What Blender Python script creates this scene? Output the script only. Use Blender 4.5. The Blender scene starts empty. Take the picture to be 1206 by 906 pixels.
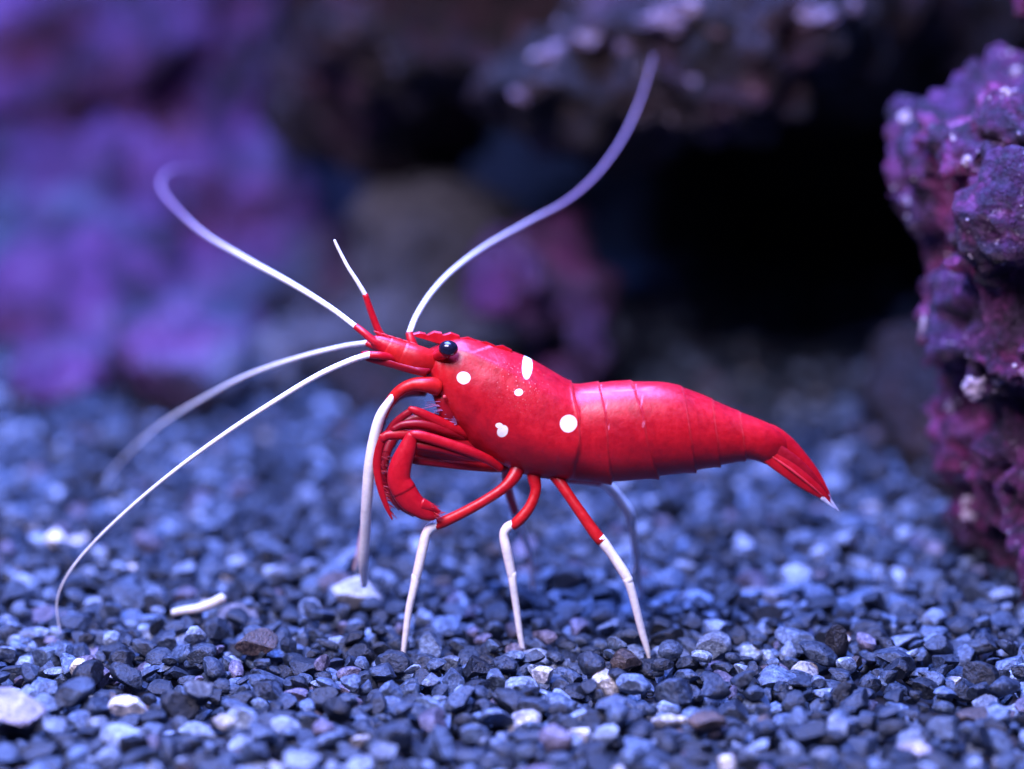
import bpy, bmesh, math, random
import numpy as np
from mathutils import Vector, noise
from mathutils.bvhtree import BVHTree

R = math.radians
U = 0.01                       # the code thinks in centimetres, the scene is in metres
random.seed(7); rng = np.random.default_rng(7)
scene = bpy.context.scene
COL = scene.collection

# ------------------------------------------------------------------ camera
FPX, CX, CY = 3852.0, 603.0, 453.0          # focal length and centre in photo pixels
PITCH, DIST, ZA = R(12.0), 35.0, 2.94
CAM = np.array([0.0, -DIST*math.cos(PITCH), ZA + DIST*math.sin(PITCH)])
FWD = np.array([0, math.cos(PITCH), -math.sin(PITCH)])
UPV = np.array([0, math.sin(PITCH), math.cos(PITCH)])
cd = bpy.data.cameras.new("camera"); cam = bpy.data.objects.new("camera", cd); COL.objects.link(cam)
cam.location = CAM*U; cam.rotation_euler = (math.pi/2 - PITCH, 0, 0)
cd.sensor_width = 36; cd.lens = FPX*36/1206
cd.clip_start = 0.01; cd.clip_end = 10
cd.dof.use_dof = True; cd.dof.focus_distance = 0.346; cd.dof.aperture_fstop = 10.8
cd.dof.aperture_blades = 0
scene.camera = cam

# ------------------------------------------------------------------ world and tank lights
w = bpy.data.worlds.new("World"); scene.world = w; w.use_nodes = True
bg = w.node_tree.nodes["Background"]
bg.inputs[0].default_value = (0.10, 0.16, 0.55, 1); bg.inputs[1].default_value = 0.06

def area(name, loc, target, size, size_y, energy, col):
    ld = bpy.data.lights.new(name, 'AREA'); ld.shape = 'RECTANGLE'
    ld.size, ld.size_y, ld.energy, ld.color = size*U, size_y*U, energy, col
    o = bpy.data.objects.new(name, ld); COL.objects.link(o)
    o.location = Vector(loc)*U
    o.rotation_euler = (Vector(target)-Vector(loc)).to_track_quat('-Z', 'Y').to_euler()
    return o
area("tank_light_white", (-10, -19, 29), (0, 0, 1.5), 20, 12, 3.15, (0.82, 0.70, 1.0))
area("tank_light_blue", (-4, 4.5, 37), (-3, 5, 0), 30, 18, 9.4, (0.17, 0.28, 1.0))

scene.view_settings.view_transform = 'Standard'
scene.view_settings.look = 'None'
scene.view_settings.exposure = 0.0
scene.view_settings.gamma = 1.0
scene.render.engine = 'CYCLES'
scene.cycles.use_denoising = True
scene.cycles.max_bounces = 6
scene.cycles.sample_clamp_indirect = 4

# ------------------------------------------------------------------ helpers
def W(px, py, Y=0.0):
    """photo pixel -> point (cm) on the plane at depth Y behind the shrimp's middle"""
    d = FWD + np.array([1.0, 0, 0])*(px-CX)/FPX - UPV*(py-CY)/FPX
    t = (Y - CAM[1])/d[1]
    return CAM + d*t
def ground(px, py, z=0.0):
    d = FWD + np.array([1.0, 0, 0])*(px-CX)/FPX - UPV*(py-CY)/FPX
    t = (z - CAM[2])/d[2]
    return CAM + d*t
def pxcm(Y=0.0): return (Y - CAM[1])/math.cos(PITCH)/FPX
def project(p):
    v = np.asarray(p)-CAM; z = v@FWD
    return CX+FPX*v[..., 0]/z if v.ndim == 1 else None

def new_mesh(name, verts, faces, mat=None, cols=None, parent=None, smooth=True):
    me = bpy.data.meshes.new(name)
    v = np.asarray(verts, dtype=np.float64)*U
    me.from_pydata(v.tolist(), [], faces)
    if smooth: me.polygons.foreach_set("use_smooth", [True]*len(me.polygons))
    if cols is not None:
        a = me.color_attributes.new("Col", 'FLOAT_COLOR', 'POINT')
        c = np.ones((len(v), 4)); c[:, :3] = cols
        a.data.foreach_set("color", c.ravel())
    me.update()
    o = bpy.data.objects.new(name, me); COL.objects.link(o)
    if mat: me.materials.append(mat)
    if parent: o.parent = parent
    return o
def tag(o, label, cat, group=None):
    o["label"] = label; o["category"] = cat
    if group: o["group"] = group
    return o

# ------------------------------------------------------------------ node helpers
class NT:
    def __init__(self, name):
        self.m = bpy.data.materials.new(name); self.m.use_nodes = True
        self.t = self.m.node_tree; self.b = self.t.nodes["Principled BSDF"]
    def n(self, typ, **kw):
        x = self.t.nodes.new(typ)
        for k, v in kw.items(): setattr(x, k, v)
        return x
    def l(self, a, b): self.t.links.new(a, b)
    def noise(self, vec, scale, detail=4, rough=0.55, dist=0.0):
        x = self.n("ShaderNodeTexNoise"); self.l(vec, x.inputs["Vector"])
        x.inputs["Scale"].default_value = scale*100; x.inputs["Detail"].default_value = detail
        x.inputs["Roughness"].default_value = rough; x.inputs["Distortion"].default_value = dist
        return x.outputs["Fac"]
    def voro(self, vec, scale, feature='F1'):
        x = self.n("ShaderNodeTexVoronoi", feature=feature); self.l(vec, x.inputs["Vector"])
        x.inputs["Scale"].default_value = scale*100
        return x.outputs["Distance"]
    def ramp(self, fac, stops):
        x = self.n("ShaderNodeValToRGB"); self.l(fac, x.inputs[0]); cr = x.color_ramp
        while len(cr.elements) < len(stops): cr.elements.new(0.5)
        for e, (p, c) in zip(cr.elements, stops):
            e.position = p; e.color = (*c, 1) if len(c) == 3 else c
        return x.outputs[0]
    def val(self, fac, a, b, c=0.0, d=1.0):
        x = self.n("ShaderNodeMapRange"); self.l(fac, x.inputs[0])
        for i, v in enumerate((a, b, c, d)): x.inputs[i+1].default_value = v
        return x.outputs[0]
    def mix(self, fac, a, b, mode='MIX'):
        x = self.n("ShaderNodeMix", data_type='RGBA', blend_type=mode)
        for s, v in ((x.inputs[0], fac), (x.inputs[6], a), (x.inputs[7], b)):
            if hasattr(v, "links"): self.l(v, s)
            elif isinstance(v, (int, float)): s.default_value = v
            else: s.default_value = (*v, 1)
        return x.outputs[2]
    def math(self, op, a, b=None):
        x = self.n("ShaderNodeMath", operation=op)
        for s, v in zip(x.inputs, (a, b)):
            if v is None: continue
            if hasattr(v, "links"): self.l(v, s)
            else: s.default_value = v
        return x.outputs[0]
    def bump(self, h, strength, dist):
        x = self.n("ShaderNodeBump"); self.l(h, x.inputs["Height"])
        x.inputs["Strength"].default_value = strength; x.inputs["Distance"].default_value = dist*U
        self.l(x.outputs[0], self.b.inputs["Normal"])
    def obj(self): return self.n("ShaderNodeTexCoord").outputs["Object"]
    def set(self, **kw):
        for k, v in kw.items(): self.b.inputs[k.replace("_", " ")].default_value = v

# ------------------------------------------------------------------ rocks
def rock_material(name, stops, alt, seed, scale=0.35, speck=0.5, bump=1.0, shift=0.0):
    """crusted rock: two palettes patched over each other, dark pores, pale grit"""
    k = NT(name); co = k.n("ShaderNodeMapping"); k.l(k.obj(), co.inputs[0])
    co.inputs["Location"].default_value = (seed*0.37, seed*0.11, seed*0.23); co = co.outputs[0]
    big = k.noise(co, scale, 4, 0.55, 0.4); mid = k.noise(co, scale*4, 6, 0.7, 0.5); fine = k.noise(co, 12, 4, 0.7)
    c = k.mix(k.val(big, 0.44+shift, 0.56+shift), k.ramp(mid, stops), k.ramp(mid, alt))
    c = k.mix(k.val(fine, 0.38, 0.62), k.mix(1.0, c, (0.40, 0.40, 0.42), 'MULTIPLY'), c)
    v = k.voro(co, 5.0)
    m = k.math('MULTIPLY', k.val(k.noise(co, 9, 3, 0.6, 1.0), 0.60, 0.70, 0, 1), k.val(k.noise(co, 0.9, 3, 0.6), 0.50, 0.62, 0, speck))
    c = k.mix(m, c, (0.50, 0.42, 0.52))
    k.l(c, k.b.inputs["Base Color"])
    k.l(k.val(fine, 0.3, 0.7, 0.35, 0.75), k.b.inputs["Roughness"])
    k.set(Specular_IOR_Level=0.45)
    h = k.math('ADD', k.math('MULTIPLY', fine, 0.5), k.math('ADD', k.math('MULTIPLY', k.noise(co, 4, 6, 0.75), 1.6), k.math('MULTIPLY', v, 0.8)))
    k.bump(h, 1.0, 0.13*bump)
    return k.m

def ell(px, py, Y, rx, rz, ry):
    """ellipsoid: centre pixel and depth, half sizes across and up in pixels, half depth in cm"""
    s = pxcm(Y); return (W(px, py, Y), (rx*s, ry, rz*s))

def make_rock(name, ells, voxel, seed, amps, mat, cut=-1.2):
    bm = bmesh.new()
    for c, r in ells:
        g = bmesh.ops.create_icosphere(bm, subdivisions=4, radius=1.0)
        for v in g["verts"]:
            v.co = Vector((v.co.x*r[0]+c[0], v.co.y*r[1]+c[1], v.co.z*r[2]+c[2]))
    me = bpy.data.meshes.new("tmp"); bm.to_mesh(me); bm.free()
    o = bpy.data.objects.new("tmp", me); COL.objects.link(o)
    md = o.modifiers.new("r", 'REMESH'); md.mode = 'VOXEL'; md.voxel_size = voxel
    sm = o.modifiers.new("s", 'SMOOTH'); sm.iterations = 6
    dg = bpy.context.evaluated_depsgraph_get(); ev = o.evaluated_get(dg)
    m2 = bpy.data.meshes.new_from_object(ev)
    bpy.data.objects.remove(o); bpy.data.meshes.remove(me)
    off = Vector((seed*13.1, seed*7.7, seed*3.3))
    out = []
    nrm = [v.normal.copy() for v in m2.vertices]
    for v, n in zip(m2.vertices, nrm):
        p = v.co + off; d = 0.0
        for a, f, kind in amps:
            q = p*f
            if kind == 'n': d += a*noise.fractal(q, 0.9, 2.1, 3)
            elif kind == 'r': d += a*(noise.ridged_multi_fractal(q, 1.0, 2.1, 3, 1.0, 2.0)-1.2)*0.6
            elif kind == 'v':
                q = q + 0.35*Vector(noise.noise_vector(q*1.7)); d += a*(0.5-noise.voronoi(q)[0][0])
            elif kind == 'p':      # pits
                q = q + 0.4*Vector(noise.noise_vector(q*1.5))
                e = noise.voronoi(q)[0][0]; d -= a*max(0.0, 0.42-e)*2.4
        out.append(v.co + n*d)
    polys = [tuple(p.vertices) for p in m2.polygons]
    bpy.data.meshes.remove(m2)
    ob = new_mesh(name, [tuple(v) for v in out], polys, mat)
    return ob, [tuple(v) for v in out], polys

BLK = (0.010, 0.007, 0.012)
m_right = rock_material("coralline_rock", [(0.32, BLK), (0.44, (0.07, 0.012, 0.06)), (0.53, (0.24, 0.02, 0.13)), (0.66, (0.42, 0.12, 0.32))],
    [(0.32, BLK), (0.46, (0.04, 0.012, 0.05)), (0.58, (0.10, 0.022, 0.12)), (0.70, (0.24, 0.09, 0.25))], 1, 0.45, 0.8)
m_left = rock_material("blue_rock", [(0.34, (0.012, 0.015, 0.025)), (0.46, (0.055, 0.08, 0.14)), (0.58, (0.12, 0.15, 0.22)), (0.70, (0.26, 0.26, 0.34))],
    [(0.34, (0.012, 0.008, 0.02)), (0.46, (0.09, 0.03, 0.12)), (0.58, (0.20, 0.06, 0.22)), (0.70, (0.28, 0.18, 0.34))], 2, 0.19, 0.4, 1.0, -0.06)
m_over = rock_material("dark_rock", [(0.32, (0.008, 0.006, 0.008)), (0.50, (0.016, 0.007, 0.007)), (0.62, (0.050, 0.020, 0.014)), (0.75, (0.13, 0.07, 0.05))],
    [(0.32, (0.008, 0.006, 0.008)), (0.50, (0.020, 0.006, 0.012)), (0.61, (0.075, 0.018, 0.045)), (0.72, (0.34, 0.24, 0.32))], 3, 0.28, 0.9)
m_cave = rock_material("cave_rock", [(0.3, (0.003, 0.003, 0.004)), (0.7, (0.014, 0.010, 0.012))], [(0.3, (0.003, 0.003, 0.004)), (0.7, (0.012, 0.010, 0.014))], 6, 0.4, 0.0)  # near-black colour puts the hollow's shade into the rock
m_grey = rock_material("grey_rock", [(0.34, (0.03, 0.03, 0.035)), (0.50, (0.10, 0.10, 0.115)), (0.65, (0.19, 0.19, 0.21))],
    [(0.30, (0.03, 0.03, 0.04)), (0.50, (0.12, 0.12, 0.14)), (0.65, (0.22, 0.22, 0.25))], 4, 0.4, 0.4)
m_lump = rock_material("magenta_rock", [(0.3, (0.03, 0.01, 0.04)), (0.48, (0.13, 0.018, 0.12)), (0.62, (0.24, 0.06, 0.22)), (0.75, (0.4, 0.25, 0.4))],
    [(0.3, (0.02, 0.01, 0.04)), (0.48, (0.07, 0.03, 0.10)), (0.62, (0.14, 0.08, 0.20)), (0.75, (0.4, 0.3, 0.45))], 5, 0.5, 0.8)

rock_r, vr, pr = make_rock("coralline_rock", [
    ell(1225, 115, 4.0, 115, 55, 2.6), ell(1112, 165, 3.8, 62, 62, 1.7), ell(1215, 240, 3.6, 125, 90, 2.8),
    ell(1200, 370, 3.4, 110, 120, 2.6), ell(1195, 270, 2.2, 62, 100, 1.4), ell(1195, 515, 3.6, 88, 110, 2.4),
    ell(1215, 605, 3.0, 80, 80, 2.2), ell(1240, 690, 2.8, 60, 80, 1.9), ell(1345, -40, 4.2, 150, 170, 3.0),
    ell(1365, 350, 4.6, 170, 420, 3.2)], 0.085, 1,
    [(0.50, 0.50, 'n'), (0.22, 1.3, 'v'), (0.34, 1.0, 'r'), (0.18, 2.4, 'n'), (0.50, 0.9, 'p'), (0.22, 2.4, 'p'), (0.14, 3.2, 'r'), (0.07, 6.0, 'n')], m_right)
tag(rock_r, "tall pitted purple and magenta coralline rock pillar standing beside the shrimp's tail", "rock")

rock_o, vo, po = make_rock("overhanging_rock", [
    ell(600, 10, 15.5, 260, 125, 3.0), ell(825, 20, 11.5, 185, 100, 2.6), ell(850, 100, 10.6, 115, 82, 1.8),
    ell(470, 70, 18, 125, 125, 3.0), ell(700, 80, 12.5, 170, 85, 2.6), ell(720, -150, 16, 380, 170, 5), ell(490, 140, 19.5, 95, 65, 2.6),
    ell(1000, -20, 22, 330, 150, 6), ell(900, -10, 17, 200, 130, 5)], 0.16, 3,  # these rear lobes are a roof added to keep light out of the hollow
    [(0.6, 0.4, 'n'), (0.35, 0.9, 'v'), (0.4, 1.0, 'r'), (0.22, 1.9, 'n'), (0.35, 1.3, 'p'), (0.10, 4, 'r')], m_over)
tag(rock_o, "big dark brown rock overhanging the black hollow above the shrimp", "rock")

rock_l, _, _ = make_rock("blue_violet_rock", [
    ell(60, 60, 24, 260, 200, 3.5), ell(-200, 180, 22.5, 190, 280, 3.2), ell(235, 120, 24.5, 140, 200, 3), ell(60, 260, 21.5, 230, 130, 3), ell(285, 230, 22, 85, 110, 2.5), ell(20, 380, 18.5, 200, 90, 2.5), ell(310, 360, 20, 105, 80, 2.5), ell(150, 420, 17.5, 150, 55, 2.2)], 0.2, 5,
    [(1.7, 0.24, 'n'), (0.8, 0.55, 'v'), (0.3, 1.5, 'n'), (1.1, 0.35, 'p'), (0.3, 1.2, 'p')], m_left)
tag(rock_l, "massive blue and violet lumpy rock wall rising behind the white antennae", "rock")

rock_m, _, _ = make_rock("grey_brown_rock", [
    ell(520, 290, 16.5, 95, 95, 1.9), ell(555, 375, 15.5, 110, 60, 1.9), ell(460, 395, 16, 60, 50, 1.8)], 0.2, 7,
    [(0.5, 0.5, 'n'), (0.4, 1.1, 'v'), (0.2, 2, 'n')], m_grey)
tag(rock_m, "grey brown rubbly rock below the dark overhang, behind the shrimp's head", "rock")

rock_p, _, _ = make_rock("magenta_rock", [
    ell(625, 330, 12.5, 55, 50, 1.2), ell(655, 290, 12.8, 42, 45, 1.0), ell(695, 385, 12.2, 34, 80, 1.0), ell(665, 440, 13, 40, 45, 1.2)], 0.13, 9,
    [(0.55, 0.7, 'n'), (0.35, 1.5, 'v'), (0.2, 3, 'n')], m_lump)
tag(rock_p, "small knobbly magenta rock standing directly behind the shrimp's back", "rock")

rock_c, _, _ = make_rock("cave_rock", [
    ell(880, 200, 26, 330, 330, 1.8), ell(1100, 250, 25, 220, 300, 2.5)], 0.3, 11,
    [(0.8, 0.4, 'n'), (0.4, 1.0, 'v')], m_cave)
tag(rock_c, "rock closing the back of the hollow beneath the overhang, painted near-black for its shade", "rock")

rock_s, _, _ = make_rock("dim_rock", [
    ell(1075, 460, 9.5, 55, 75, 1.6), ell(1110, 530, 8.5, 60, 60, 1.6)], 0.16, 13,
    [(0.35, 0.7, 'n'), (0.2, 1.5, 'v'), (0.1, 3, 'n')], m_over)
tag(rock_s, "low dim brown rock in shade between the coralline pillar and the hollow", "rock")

rub = [((215, 415, 12.5, 75, 48, 1.5), "squat blue violet rubble rock at the foot of the violet rock wall", m_left, 15),
       ((375, 405, 15, 48, 40, 1.3), "pale blue grey rubble rock beside the grey brown rock", m_grey, 16),
       ((85, 440, 13.5, 75, 40, 1.5), "low wide grey lavender rubble rock at the foot of the violet rock wall", m_left, 17),
       ((430, 455, 12.5, 42, 26, 1.0), "small dark rubble rock on the gravel beneath the shrimp's head", m_over, 18),
       ((310, 430, 13.5, 40, 36, 1.0), "brownish rubble rock wedged beside the squat blue violet rock", m_grey, 19)]
for e, lab, m, sd in rub:
    o, _, _ = make_rock("rubble_rock", [ell(*e)], 0.12, sd, [(0.4, 0.7, 'n'), (0.3, 1.3, 'v'), (0.12, 3, 'n')], m)
    tag(o, lab, "rock", "rubble along the back of the gravel")

# tank back panel and floor
k = NT("back_panel"); co = k.obj()
k.l(k.ramp(k.noise(co, 0.3, 3), [(0.3, (0.004, 0.005, 0.012)), (0.7, (0.012, 0.014, 0.03))]), k.b.inputs["Base Color"]); k.set(Roughness=0.6)
def box(name, x0, x1, y0, y1, z0, z1, mat):
    v = [(x, y, z) for x in (x0, x1) for y in (y0, y1) for z in (z0, z1)]
    f = [(0, 1, 3, 2), (4, 6, 7, 5), (0, 4, 5, 1), (2, 3, 7, 6), (0, 2, 6, 4), (1, 5, 7, 3)]
    return new_mesh(name, v, f, mat, smooth=False)
bp = box("back_wall", -30, 30, 29, 30, -1.5, 32, k.m); bp["kind"] = "structure"

# ------------------------------------------------------------------ gravel
def gravel_material(name, src):
    k = NT(name); tc = k.n("ShaderNodeTexCoord"); co = tc.outputs["Object"]
    if src == 'attr':
        a = k.n("ShaderNodeAttribute"); a.attribute_name = "Col"; col = a.outputs["Color"]
        geo = k.n("ShaderNodeNewGeometry"); co = geo.outputs["Position"]
    else:
        a = k.n("ShaderNodeObjectInfo"); col = a.outputs["Color"]
        geo = k.n("ShaderNodeNewGeometry"); co = geo.outputs["Position"]
    n1 = k.noise(co, 5, 5, 0.65); n2 = k.noise(co, 22, 4, 0.7); n3 = k.noise(co, 60, 2, 0.6)
    c = k.mix(1.0, col, k.ramp(n1, [(0.3, (0.45, 0.45, 0.5)), (0.5, (1, 1, 1)), (0.7, (1.5, 1.5, 1.45))]), 'MULTIPLY')
    c = k.mix(1.0, c, k.ramp(n2, [(0.34, (0.42, 0.42, 0.45)), (0.52, (1, 1, 1)), (0.68, (2.3, 2.3, 2.25))]), 'MULTIPLY')
    k.l(c, k.b.inputs["Base Color"])
    k.l(k.val(n2, 0.3, 0.7, 0.22, 0.60), k.b.inputs["Roughness"])
    k.set(Specular_IOR_Level=0.45)
    k.bump(k.math('ADD', k.math('MULTIPLY', n2, 1.0), k.math('ADD', k.math('MULTIPLY', n3, 0.35), k.math('MULTIPLY', n1, 1.2))), 0.7, 0.035)
    return k.m
m_grav = gravel_material("gravel_mass", 'attr')
m_peb = gravel_material("gravel_pebble", 'obj')

def ico(sub):
    bm = bmesh.new(); bmesh.ops.create_icosphere(bm, subdivisions=sub, radius=1.0)
    v = np.array([tuple(x.co) for x in bm.verts]); f = np.array([[y.index for y in x.verts] for x in bm.faces]); bm.free()
    return v, f
ICO = {s: ico(s) for s in (1, 2, 4)}
def stone_shape(sub, seed):
    r = np.random.default_rng(seed); v, f = ICO[sub]; p = v.copy()
    for _ in range(int(r.integers(6, 11))):
        n = r.normal(size=3); n /= np.linalg.norm(n); d = r.uniform(0.42, 0.86)
        t = p@n - d; p = p - np.where(t > 0, t*0.98, 0)[:, None]*n
    if sub >= 2:
        for i in range(len(p)):
            q = Vector(p[i])*2.2 + Vector((seed*3.1, seed, 0))
            p[i] *= 1 + 0.06*noise.noise(q) + 0.025*noise.noise(q*3)
    ext = np.abs(p).max(axis=0); return p/ext, f
NS = 28
SHAPE = {s: [stone_shape(s, 100+i) for i in range(NS)] for s in (1, 2, 4)}

def stone_color():
    u = random.random()
    if u < 0.62: v = random.uniform(0.009, 0.058); c = (v*0.56, v*0.84, v*1.35)
    elif u < 0.82: v = random.uniform(0.06, 0.15); c = (v*0.58, v*0.85, v*1.32)
    elif u < 0.94: v = random.uniform(0.16, 0.30); c = (v*0.70, v*0.90, v*1.22)
    elif u < 0.946: v = random.uniform(0.30, 0.42); c = (v, v*0.98, v*0.96)
    elif u < 0.954: v = random.uniform(0.03, 0.06); c = (v*1.25, v*0.95, v*0.85)
    else: v = random.uniform(0.06, 0.14); c = (v*0.95, v*0.85, v*1.2)
    return c

GR = 0.06; GX0, GX1, GY0, GY1 = -15, 14, -7.0, 24.0
nx, ny = int((GX1-GX0)/GR), int((GY1-GY0)/GR)
H = np.full((ny, nx), -0.55)
gxx, gyy = np.meshgrid(GX0+(np.arange(nx)+0.5)*GR, GY0+(np.arange(ny)+0.5)*GR)
H += 0.10*np.sin(gxx*0.9+1)*np.sin(gyy*0.8) + 0.07*np.sin(gxx*2.3+gyy*1.1)
def halfw(y): return 5.6*(y+35)/35 + 3.4
def foot(x, y, a, b, c, rot):
    r = max(a, b)
    i0, i1 = max(0, int((x-r-GX0)/GR)), min(nx, int((x+r-GX0)/GR)+1)
    j0, j1 = max(0, int((y-r-GY0)/GR)), min(ny, int((y+r-GY0)/GR)+1)
    dx = gxx[j0:j1, i0:i1]-x; dy = gyy[j0:j1, i0:i1]-y
    cr, sr = math.cos(rot), math.sin(rot)
    q = ((dx*cr+dy*sr)/a)**2 + ((-dx*sr+dy*cr)/b)**2
    return (slice(j0, j1), slice(i0, i1)), q
def drop(x, y, a, b, c, rot, commit=True, quant=0.9):
    sl, q = foot(x, y, a, b, c, rot); m = q < 0.85
    if not m.any(): return None
    s = c*np.sqrt(np.clip(1-q, 0, 1)); z = H[sl]+s*0.8
    zc = np.quantile(z[m], quant)
    if commit:
        Hn = H[sl]; Hn[m] = np.maximum(Hn[m], (zc+s)[m])
    return zc
stones = []
NST = 31000
for i in range(NST):
    big = random.random()
    a = random.uniform(0.08, 0.145) if big < 0.62 else (random.uniform(0.14, 0.22) if big < 0.81 else random.uniform(0.04, 0.08))
    b = a*random.uniform(0.50, 0.92); c = a*random.uniform(0.36, 0.75)
    best = None
    for _ in range(5):
        y = GY0+0.4+(GY1-GY0-0.8)*random.random()
        hw = halfw(y); x = random.uniform(-hw, hw)
        if abs(x) > 13.6: continue
        jy, jx = int((y-GY0)/GR), int((x-GX0)/GR)
        h = H[max(0, jy-2):jy+3, max(0, jx-2):jx+3].mean()
        if best is None or h < best[0]: best = (h, x, y)
    if best is None: continue
    _, x, y = best; rot = random.uniform(0, math.pi)
    zc = drop(x, y, a, b, c, rot)
    if zc is None: continue
    stones.append((x, y, zc, a, b, c, rot, random.uniform(-0.5, 0.5), random.uniform(-0.5, 0.5), random.randrange(NS), stone_color()))
zref = float(np.median(H[(gyy > -2) & (gyy < 3) & (abs(gxx) < 5)]))
H -= zref
def Hat(x, y):
    jy, jx = int((y-GY0)/GR), int((x-GX0)/GR); return float(H[jy, jx])

def rotmat(rot, tx, ty):
    cz, sz = math.cos(rot), math.sin(rot); cx, sx = math.cos(tx), math.sin(tx); cy, sy = math.cos(ty), math.sin(ty)
    Rz = np.array([[cz, -sz, 0], [sz, cz, 0], [0, 0, 1]]); Rx = np.array([[1, 0, 0], [0, cx, -sx], [0, sx, cx]]); Ry = np.array([[cy, 0, sy], [0, 1, 0], [-sy, 0, cy]])
    return Rz@Rx@Ry

# the stones that show largest and clearest become pebbles of their own
score = []
for i, s in enumerate(stones):
    p = np.array([s[0], s[1], s[2]-zref]); v = p-CAM; zz = v@FWD
    px = CX+FPX*v[0]/zz; py = CY-FPX*(v@UPV)/zz
    top = s[2]-zref+s[5]; vis = top - Hat(s[0], s[1])
    ok = -5 < px < 1211 and 560 < py < 912 and vis > -0.02 and s[2]-zref > -0.12
    blur = abs(zz-34.6)
    score.append((s[3]*(1.0+0.5*s[5]/s[3])/(1+0.13*blur) if ok else -1, i))
score.sort(reverse=True)
chosen = set(i for sc_, i in score[:300] if sc_ > 0)

k = NT("gravel_floor"); k.l(k.ramp(k.noise(k.obj(), 6, 4), [(0.3, (0.008, 0.009, 0.014)), (0.7, (0.03, 0.032, 0.045))]), k.b.inputs["Base Color"])
bed = box("gravel_bed", -30, 30, -9, 29.5, -2.5, -0.6-zref, k.m); bed["kind"] = "structure"

protos = []
for i in range(NS):
    p, f = SHAPE[4][i]
    me = bpy.data.meshes.new("pebble"); me.from_pydata(p.tolist(), [], f.tolist())
    me.polygons.foreach_set("use_smooth", [True]*len(me.polygons)); me.set_sharp_from_angle(angle=R(26)); me.materials.append(m_peb); protos.append(me)
def place_pebble(name, s, parent=None):
    x, y, zc, a, b, c, rot, tx, ty, sh, col = s
    o = bpy.data.objects.new(name, protos[sh]); COL.objects.link(o)
    o.location = (x*U, y*U, (zc-zref)*U); o.scale = (a*1.08*U, b*1.08*U, c*1.08*U)
    from mathutils import Matrix
    o.rotation_euler = Matrix(rotmat(rot, tx, ty).tolist()).to_euler()
    o.color = (*col, 1)
    if parent: o.parent = parent
    return o
VV, FF, CC = [], [], []; off = 0
for i, s in enumerate(stones):
    if i in chosen: place_pebble("pebble", s, bed); continue
    if s[2]-zref+s[5] < Hat(s[0], s[1])-0.16: continue      # buried under the others
    near = -3.6 < s[1] < 2.2 and abs(s[0]) < 6.3
    p, f = SHAPE[2 if near else 1][s[9]]
    q = (p*np.array([s[3], s[4], s[5]])*1.08)@rotmat(s[6], s[7], s[8]).T + np.array([s[0], s[1], s[2]-zref])
    VV.append(q); FF.append(f+off); off += len(q); CC.append(np.tile(np.array(s[10]), (len(q), 1)))
VV = np.concatenate(VV)*U; FF = np.concatenate(FF); CC = np.concatenate(CC)
me = bpy.data.meshes.new("loose_gravel")
me.vertices.add(len(VV)); me.vertices.foreach_set("co", VV.ravel())
me.loops.add(len(FF)*3); me.loops.foreach_set("vertex_index", FF.ravel().astype(np.int32))
me.polygons.add(len(FF)); me.polygons.foreach_set("loop_start", np.arange(0, len(FF)*3, 3, dtype=np.int32))
me.polygons.foreach_set("use_smooth", np.ones(len(FF), dtype=bool))
at = me.color_attributes.new("Col", 'FLOAT_COLOR', 'POINT'); at.data.foreach_set("color", np.hstack([CC, np.ones((len(CC), 1))]).ravel())
me.update(calc_edges=True); me.set_sharp_from_angle(angle=R(32)); me.materials.append(m_grav)
go = bpy.data.objects.new("loose_gravel", me); COL.objects.link(go); go.parent = bed; go["kind"] = "stuff"

# stones that stand out from the rest
def landmark(name, px, py, wpx, hpx, col, label, cat="stone", sh=0, tilt=(0, 0), rot=None, deep=0.8, sink=0.25, group=None):
    g = ground(px, py, 0.05); Y = g[1]; s = pxcm(Y)
    a = wpx*s/2; c = hpx*s/2; b = a*deep; rt = random.uniform(-0.3, 0.3) if rot is None else rot
    top = max(Hat(g[0]+dx*a*0.5, Y+dy*b*0.5) for dx in (-1, 0, 1) for dy in (-1, 0, 1))
    zc = 0.5*top + 0.5*Hat(g[0], Y) + c*(1-2*sink)
    o = place_pebble(name, (g[0], Y, zc+zref, a, b, c, rt, tilt[0], tilt[1], sh, col))
    tag(o, label, cat, group); return o
landmark("speckled_stone", 418, 712, 58, 40, (0.30, 0.30, 0.31), "pale speckled angular stone on the gravel behind the shrimp's first walking leg", sh=3, tilt=(0.3, 0.15))
landmark("white_pebble", 95, 796, 24, 24, (0.66, 0.64, 0.58), "small round white pebble in dark gravel below the antenna tip", sh=5)
landmark("white_pebble", 152, 838, 46, 24, (0.62, 0.60, 0.58), "flat white pebble lying near the corner with the pale plate stone", sh=8)
landmark("white_pebble", 68, 647, 26, 24, (0.75, 0.74, 0.72), "round white pebble close to where the sharp antenna droops", sh=11)
landmark("white_pebble", 640, 804, 28, 20, (0.45, 0.45, 0.47), "smooth pale oval pebble in front of the shrimp's middle walking leg", sh=6)
landmark("white_pebble", 686, 862, 34, 28, (0.62, 0.61, 0.60), "rounded white pebble in the gravel in front of the rear walking leg", sh=9)
landmark("white_pebble", 856, 892, 24, 22, (0.80, 0.79, 0.76), "bright white pebble alone in blurred gravel in front of the shrimp's tail", sh=12)
landmark("black_stone", 985, 772, 26, 46, (0.006, 0.006, 0.009), "upright pointed black stone beneath the shrimp's tail", sh=14, rot=0.1, sink=0.06, deep=0.7)
landmark("brown_stone", 302, 773, 50, 28, (0.05, 0.036, 0.034), "dark brown angular stone on the gravel near the curved white tube", sh=17, tilt=(0.2, -0.1))
landmark("plate_stone", 12, 862, 84, 34, (0.26, 0.24, 0.30), "pale lavender plate-like stone at the gravel's front corner", sh=19, tilt=(0.3, 0.2))
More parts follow.
